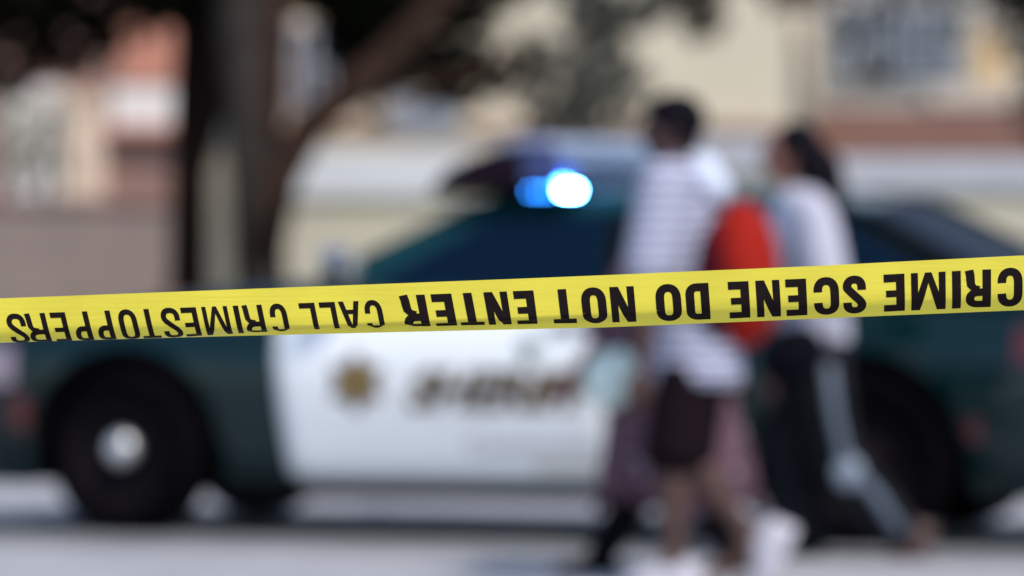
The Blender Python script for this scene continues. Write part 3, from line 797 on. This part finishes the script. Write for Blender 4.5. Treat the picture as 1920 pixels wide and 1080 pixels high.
bm = bmesh.new(); ell(bm, (0, 0, .10), (.088, .05, .115), 24, Matrix.Rotation(R(14), 4, 'Y')); obj('pouch', bm, M['mint'], jug, smooth=True)
bm = bmesh.new(); a_ = wl3 + girl.location - jug.location
tube(bm, [Vector((-.03, 0, .17)), a_ + Vector((-.02, .0, -.06)), a_ + Vector((.03, 0, -.075)), Vector((.05, 0, .18))], .006, 8); obj('strap', bm, M['mint'], jug, smooth=True)

# --- woman with the long hair
S2, X2, Y2 = 500., 1530., FPX/500.
def pw(px, py, y=0.): return Vector(((px - X2)/S2, y, CAMH - (py - HOR)/S2))
wom = empty('person', Vector(((X2-969)/S2, Y2, 0)), 0, 'walking woman with long black ponytail, white tee and navy trousers with pale side stripe', 'person')
hd = pw(1487, 292); tp = pw(1512, 385); hp = pw(1537, 655)
hn, hf = pw(1541, 680, -.085), pw(1530, 680, .085)
kn, kf = pw(1572, 860, -.09), pw(1498, 862, .09)
an, af = pw(1698, 1008, -.09), pw(1512, 1022, .09)
sn, sf = pw(1530, 405, -.17), pw(1497, 405, .17); en, ef = pw(1560, 560, -.215), pw(1470, 560, .2); wn, wf = pw(1505, 672, -.20), pw(1485, 690, .2)
ch = [[(hp, .125, 'h'), (pw(1530, 570), .105), (pw(1522, 480), .12), (pw(1516, 420), .12), (tp, .085, 't'), (pw(1504, 352), .046), (pw(1495, 325), .052)],
      ['h', (hn, .1), (kn, .055), ((kn*.6+an*.4), .052), (an, .034), (an+Vector((-.03, 0, -.08)), .028), (an+Vector((-.09, 0, -.11)), .022)],
      ['h', (hf, .1), (kf, .055), ((kf*.6+af*.4), .052), (af, .034), (af+Vector((-.10, 0, -.03)), .026), (af+Vector((-.15, 0, -.035)), .02)],
      ['t', (sn, .055), ((sn+en)/2, .045), (en, .036), (wn, .024)], ['t', (sf, .055), ((sf+ef)/2, .045), (ef, .036), (wf, .024)]]
ms = [skinned(ch)] + [skinned([h]) for h in hand_chains(wn, (-1, 0, -.5), (-.3, 0, 1)) + hand_chains(wf, (-.1, 0, -1), (-1, 0, 0))]
join_remesh(ms, hd, 'body', M['skin2'], wom, hs=.96)
eyes(hd, wom, .96)
bm = bmesh.new(); ell(bm, hd + Vector((.032, 0, .03)), (.100, .09, .104), 24); ell(bm, hd + Vector((.085, 0, -.05)), (.075, .09, .13), 16)
tube(bm, [hd + Vector((.09, 0, .02)), hd + Vector((.125, 0, -.05)), hd + Vector((.14, 0, -.14)), hd + Vector((.155, 0, -.22)), hd + Vector((.165, 0, -.28))], [.06, .08, .08, .06, .025], 12)
obj('hair', bm, M['hair'], wom, smooth=True)
sh = [[(pw(1534, 645), (.15, .14), 'h'), (pw(1532, 570), (.145, .135)), (pw(1522, 480), (.15, .14)), (pw(1517, 420), (.15, .13)), (pw(1513, 388), (.11, .09), 't'), (pw(1508, 368), .062)],
      ['t', (sn, .08), ((sn+en)/2, .088), (en, .082), ((en*.5+wn*.5), .07), (wn*.9+en*.1, .055)], ['t', (sf, .08), ((sf+ef)/2, .08), (ef, .07)]]
join_remesh([skinned(sh, flat=True)], None, 'shirt', M['tee'], wom, vox=.009)
st = [[(hp, .14, 'h'), (pw(1537, 640), .135)], ['h', (hn, .115), ((hn+kn)/2, .105), (kn, .09), ((kn+an)/2, .10), (an*.9+kn*.1, .085)], ['h', (hf, .115), ((hf+kf)/2, .11), (kf, .10), ((kf+af)/2, .12), (af*.9+kf*.1, .12)]]
pt = join_remesh([skinned(st)], None, 'trousers', M['pants'], wom, vox=.01)
bm = bmesh.new()
path = [(hn + Vector((.03, -.115, .0))), ((hn+kn)/2 + Vector((.02, -.112, 0))), kn + Vector((.03, -.10, 0)), (kn+an)/2 + Vector((.02, -.105, .02)), an*.92+kn*.08 + Vector((.01, -.09, .0))]
tube(bm, path, [(.022, .014)]*5, 10); obj('side_stripe', bm, M['stripeb'], pt, smooth=True)
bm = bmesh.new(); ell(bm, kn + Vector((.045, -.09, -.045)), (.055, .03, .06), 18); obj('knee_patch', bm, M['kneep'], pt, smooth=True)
shoe(an + Vector((.0, 0, -.02)), (-.3, 0, -1), M['shoeb'], wom, 1.1); shoe(af + Vector((0, 0, .0)), (-1, 0, 0), M['shoeb'], wom, .95)
hb = empty('handbag', wom.location + pw(1478, 712, -.27), 0, 'slouchy black bag hanging at the front hip of the woman in the white tee', 'bag')
bm = bmesh.new(); vs = ell(bm, (0.02, 0, .10), (.135, .06, .105), 20, Matrix.Rotation(R(-32), 4, 'Y')); obj('pouch', bm, M['blackbag'], hb, smooth=True)
bm = bmesh.new(); o_ = wom.location - hb.location
tube(bm, [Vector((-.04, 0, .10)), o_ + pw(1478, 560, -.17), o_ + pw(1500, 430, -.17), o_ + pw(1518, 375, -.12), o_ + pw(1540, 430, -.16), o_ + pw(1560, 600, -.15), Vector((.10, 0, .13))], .008, 8); obj('strap', bm, M['blackbag'], hb, smooth=True)

# ---------------------------------------------------------------- background walls and buildings
def bx(px0, px1, py0, py1, Y, depth):
    a, b = at(px0, py1, Y), at(px1, py0, Y)
    return (a.x, b.x, Y, Y + depth, a.z, b.z)
def wbox(name, px0, px1, ztop_, zbot_, Y, depth, m, parent=None, bev=.01):
    a, b = at(px0, 0, Y), at(px1, 0, Y)
    o = obj(name, nbox(a.x, b.x, Y, Y+depth, zbot_, ztop_), m, parent, bevel=bev); return o
def zz(py, Y): return CAMH - (py - HOR)*Y/FPX
# low wall behind the car
YW = 37.
lw = empty('garden_wall', (0, YW, 0), 0, 'low beige rendered wall with a thick pale coping right behind the patrol car', 'wall')
def part(name, px0, px1, py0, py1, Y, depth, m, parent, toground=False, bev=.01):
    a, b = at(px0, py1, Y), at(px1, py0, Y); z0 = -.05 if toground else a.z
    o = obj(name, nbox(a.x, b.x, Y, Y+depth, z0, b.z), m, parent, bevel=bev)
    o.location = -Vector(parent.location); return o
part('wall', 505, 1240, 372, 900, YW, .3, M['beige'], lw, True); part('coping', 500, 1240, 284, 370, YW-.05, .4, M['pale'], lw)
part('wall', 1242, 1500, 330, 900, YW, .3, M['beige'], lw, True); part('coping', 1242, 1500, 258, 328, YW-.05, .4, M['greyc'], lw)
part('wall', 1502, 2500, 360, 900, YW, .3, M['beige'], lw, True); part('coping', 1502, 2500, 296, 358, YW-.05, .4, M['greyc'], lw)
# cream building
YB = 46.
cb = empty('cream_building', (0, YB, 0), 0, 'large cream stucco building with brick base and a barred window behind the low wall', 'building')
part('wall', 480, 1505, -900, 236, YB, 8, M['cream'], cb); part('wall_base', 480, 1500, 250, 420, YB-.05, 8, M['cream'], cb, True); part('trim', 480, 1500, 238, 249, YB-.10, .5, M['brickd'], cb)
part('wall', 1508, 2500, -900, 203, YB+.5, 8, M['cream2'], cb); part('brick_base', 1503, 2500, 206, 420, YB+.4, 7, M['brickr'], cb, True)
part('corner_pilaster', 1497, 1527, -900, 200, YB-.08, .6, M['cream2'], cb)
part('peach_panel', 1822, 1892, 60, 196, YB+.44, .1, M['peach'], cb)
part('peach_panel', 1740, 2200, 160, 200, YB+.42, .1, mat('sill_pale', (.62, .53, .46), .9), cb)
def window(px0, px1, py0, py1, Y, parent, nb=6, name='window', glass='blueg', fr='wframe'):
    wn_ = part(name, px0, px1, py0, py1, Y, .03, M[glass], parent)
    bm = bmesh.new()
    a, b = at(px0, py1, Y), at(px1, py0, Y); f = .05
    box(bm, a.x-f, a.x, Y-.05, Y+.02, a.z-f, b.z+f); box(bm, b.x, b.x+f, Y-.05, Y+.02, a.z-f, b.z+f)
    box(bm, a.x, b.x, Y-.05, Y+.02, b.z, b.z+f); box(bm, a.x, b.x, Y-.05, Y+.02, a.z-f, a.z)
    for k in range(1, nb):
        x = a.x + (b.x-a.x)*k/nb; box(bm, x-.018, x+.018, Y-.045, Y-.01, a.z, b.z)
    z = (a.z+b.z)/2; box(bm, a.x, b.x, Y-.055, Y-.012, z-.02, z+.02)
    obj('frame', bm, M[fr], wn_)
    return wn_
window(1568, 1792, 22, 138, YB+.45, cb, 7)
window(1568, 1792, -190, -60, YB+.45, cb, 7)
window(560, 640, 60, 190, YB-.02, cb, 3); window(1000, 1120, -190, -40, YB-.02, cb, 3)
window(745, 850, 195, 238, YB-.055, cb, 3, glass='pale')
# pink house at left
YH = 44.
ph = empty('brick_house', (0, YH, 0), 0, 'pinkish brick house at the left with an orange shutter above a white window', 'house')
part('wall', -900, 470, -500, 900, YH, 7, M['brickd'], ph, True)
part('shutter', 222, 345, -60, 158, YH-.08, .07, M['orange'], ph)
part('window', 208, 340, 164, 236, YH-.07, .06, M['wwhite'], ph)
part('window_sill', 198, 350, 238, 254, YH-.14, .13, M['orange'], ph)
part('door', 118, 196, 180, 372, YH-.08, .07, mat('door_blush', (.88, .64, .50), .8, var=.05), ph)
part('door_panel', 18, 114, 160, 372, YH-.06, .05, M['wwhite'], ph)
# front garden wall, left
fw = empty('brick_wall', (0, 38, 0), 0, 'low mauve brick wall in front of the pink house at the left edge', 'wall')
part('wall', -700, 338, 388, 900, 38, .35, M['brickp'], fw, True); part('wall_cap', -705, 342, 376, 386, 37.97, .41, M['brickd'], fw)
# pale post between the trunks
po = empty('concrete_post', (0, 35.5, 0), 0, 'pale square concrete post standing between the two dark tree trunks', 'post')
part('shaft', 374, 438, 285, 900, 35.5, .22, M['concr'], po, True, .02); part('cap', 370, 441, 205, 283, 35.48, .26, mat('post_grey', (.30, .30, .31), .9, var=.1, scale=4), po, False, .02)

# ---------------------------------------------------------------- trees
def leaves(bm, clumps, dens, size, rnd):
    for (c, r) in clumps:
        n = min(1500, max(20, int(dens * r[0]*r[1]*r[2]*26)))
        for _ in range(n):
            while True:
                p = Vector((rnd.uniform(-1, 1), rnd.uniform(-1, 1), rnd.uniform(-1, 1)))
                if .15 < p.length < 1: break
            p = Vector((p.x*r[0], p.y*r[1], p.z*r[2])) + c
            a = Vector((rnd.gauss(0, 1), rnd.gauss(0, 1), rnd.gauss(0, 1))).normalized(); b = a.orthogonal().normalized(); c2 = a.cross(b)
            s = size * rnd.uniform(.6, 1.4); q = [p + b*s, p + c2*s*.45, p - b*s, p - c2*s*.45]
            bm.faces.new([bm.verts.new(v) for v in q])
def clump(px, py, Y, rx, ry, rd=None):
    k = Y/FPX; return (at(px, py, Y), (rx*k, rd if rd else max(rx, ry)*k*.9, ry*k))
def tree(label, trunk, limbs, clumps, bark, leafm, dens=260, size=.07, base=None, seed=1, group=None, limbm=None):
    rnd = random.Random(seed)
    g = trunk[0][0]; e = empty('tree', (g.x, g.y, 0), 0, label, 'tree', group)
    off = Vector((g.x, g.y, 0))
    bm = bmesh.new(); tube(bm, [p - off for p, r in trunk], [r for p, r in trunk], 12)
    obj('trunk', bm, bark, e, smooth=True)
    for L in limbs:
        bm = bmesh.new(); tube(bm, [p - off for p, r in L], [r for p, r in L], 10); obj('limb', bm, limbm or bark, e, smooth=True)
    bm = bmesh.new(); leaves(bm, clumps, dens, size, rnd); o = obj('crown', bm, leafm, e); o.location = -off
    return e
def T(Y, *pts): return [(at(px, py, Y), r) for px, py, r in pts]
# dark slim tree
g1 = [clump(*a) for a in ((120, 110, 35, 90, 40), (30, 150, 35, 60, 40), (405, 60, 34.8, 45, 90), (60, -40, 34, 150, 110), (225, 15, 34.5, 95, 85), (100, 60, 35, 120, 60), (-60, 30, 34, 120, 100), (330, -60, 34, 140, 110), (420, -150, 34, 300, 110), (0, 120, 35, 70, 50), (0, -300, 34, 300, 150), (300, -350, 33, 300, 150))]
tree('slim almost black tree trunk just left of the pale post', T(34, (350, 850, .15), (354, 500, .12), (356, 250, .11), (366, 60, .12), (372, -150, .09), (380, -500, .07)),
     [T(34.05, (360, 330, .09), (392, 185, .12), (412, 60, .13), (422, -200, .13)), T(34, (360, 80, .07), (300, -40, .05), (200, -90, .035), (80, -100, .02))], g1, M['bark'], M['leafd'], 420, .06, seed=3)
g2 = [clump(*a) for a in ((500, -40, 34.4, 110, 70), (480, 50, 34.6, 70, 60), (650, -30, 34.4, 120, 75), (690, 80, 34.8, 75, 65), (760, 120, 34.8, 80, 70), (860, 60, 34.6, 75, 90), (830, 160, 34.8, 60, 45), (640, 40, 34.8, 60, 60),
                           (900, -40, 34.4, 120, 70), (700, 200, 34.8, 26, 40), (880, 170, 34.5, 60, 45), (640, -250, 34.4, 400, 150), (950, 130, 34.5, 50, 55), (740, 20, 34.4, 120, 70), (655, 100, 34.6, 50, 70), (605, 5, 34.6, 70, 35), (665, 160, 34.6, 40, 40))]
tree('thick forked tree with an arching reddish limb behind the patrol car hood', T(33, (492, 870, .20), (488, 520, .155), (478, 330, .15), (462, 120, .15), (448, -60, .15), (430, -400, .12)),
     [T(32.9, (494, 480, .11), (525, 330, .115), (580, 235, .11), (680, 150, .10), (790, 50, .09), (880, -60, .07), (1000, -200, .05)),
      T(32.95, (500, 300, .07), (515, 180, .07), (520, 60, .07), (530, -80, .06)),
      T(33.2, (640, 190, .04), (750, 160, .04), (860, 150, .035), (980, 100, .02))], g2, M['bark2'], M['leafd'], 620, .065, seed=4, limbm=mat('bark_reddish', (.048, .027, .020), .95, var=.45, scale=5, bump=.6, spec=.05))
g3 = [clump(*a) for a in ((1060, 150, 39, 75, 75), (1130, 90, 39.5, 60, 70), (1010, 200, 39, 50, 55), (1120, 210, 39, 80, 40), (1180, 20, 39.5, 80, 50), (1100, 20, 40, 60, 60), (1040, -80, 40, 150, 60), (1000, 110, 39, 45, 60), (1175, 150, 39.5, 50, 60), (1060, 230, 39, 70, 40), (1120, 150, 39.3, 70, 60))]
tree('sparse grey green tree in front of the cream building above the light bar', T(40, (1085, 900, .10), (1080, 400, .07), (1070, 200, .06), (1075, 0, .05), (1080, -200, .04)),
     [T(40, (1075, 160, .03), (1130, 80, .02), (1190, 0, .015))], g3, M['concr'], M['leafg'], 330, .07, seed=5)
g4 = [clump(*a) for a in ((1312, 25, 41, 56, 56), (1290, -60, 41, 90, 50), (1240, 0, 41, 50, 26), (1400, -70, 41, 90, 40), (1480, -10, 41, 60, 30), (1400, -190, 41, 250, 80))]
tree('leafy branches with one dark round clump hanging before the plain cream wall', T(41, (1345, 900, .05), (1342, 500, .05), (1338, 330, .045)) [:0] + T(43.5, (1514, 900, .07), (1513, 400, .06), (1511, 100, .05), (1470, -100, .05)),
     [T(42.5, (1490, -40, .04), (1400, -70, .03), (1312, 0, .02))], g4, M['concr'], M['leafd'], 420, .07, seed=6)
g5 = [clump(*a) for a in ((1900, 45, 40.5, 62, 75), (1935, 180, 40.5, 38, 90), (1590, 60, 42, 50, 25), (1650, 20, 42, 40, 35), (1560, 0, 42, 70, 30), (1640, 130, 42, 50, 24), (1780, -20, 42, 120, 26), (1880, 20, 41, 46, 50), (1915, -20, 41, 80, 70), (1800, 50, 42.5, 40, 20), (1700, -130, 42, 260, 70), (1960, 80, 41, 40, 80))]
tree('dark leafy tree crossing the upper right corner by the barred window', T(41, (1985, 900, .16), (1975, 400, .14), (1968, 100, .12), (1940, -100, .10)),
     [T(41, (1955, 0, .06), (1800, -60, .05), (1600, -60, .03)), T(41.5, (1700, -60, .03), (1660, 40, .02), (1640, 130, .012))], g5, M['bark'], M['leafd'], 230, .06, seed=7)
# shrub at the left
bm = bmesh.new(); rnd = random.Random(9)
sb = empty('shrub', (at(90, 0, 41).x, 41, 0), 0, 'sparse tan and green shrub in front of the pink house at the left edge', 'shrub')
leaves(bm, [clump(*a) for a in ((70, 230, 41, 80, 70), (130, 190, 41, 60, 50), (10, 260, 41, 60, 80), (90, 300, 41.5, 90, 50))], 130, .06, rnd)
o = obj('foliage', bm, M['leaft'], sb); o.location = -Vector(sb.location)
bm = bmesh.new(); tube(bm, [Vector((0, 0, 0)), Vector((.03, 0, .9)), Vector((-.03, 0, 1.7)), Vector((.05, 0, 2.1))], [.05, .04, .03, .015], 8)
tube(bm, [Vector((.02, 0, .8)), Vector((-.2, 0, 1.5)), Vector((-.3, 0, 1.9))], [.03, .02, .01], 8); obj('stem', bm, M['bark2'], sb, smooth=True)
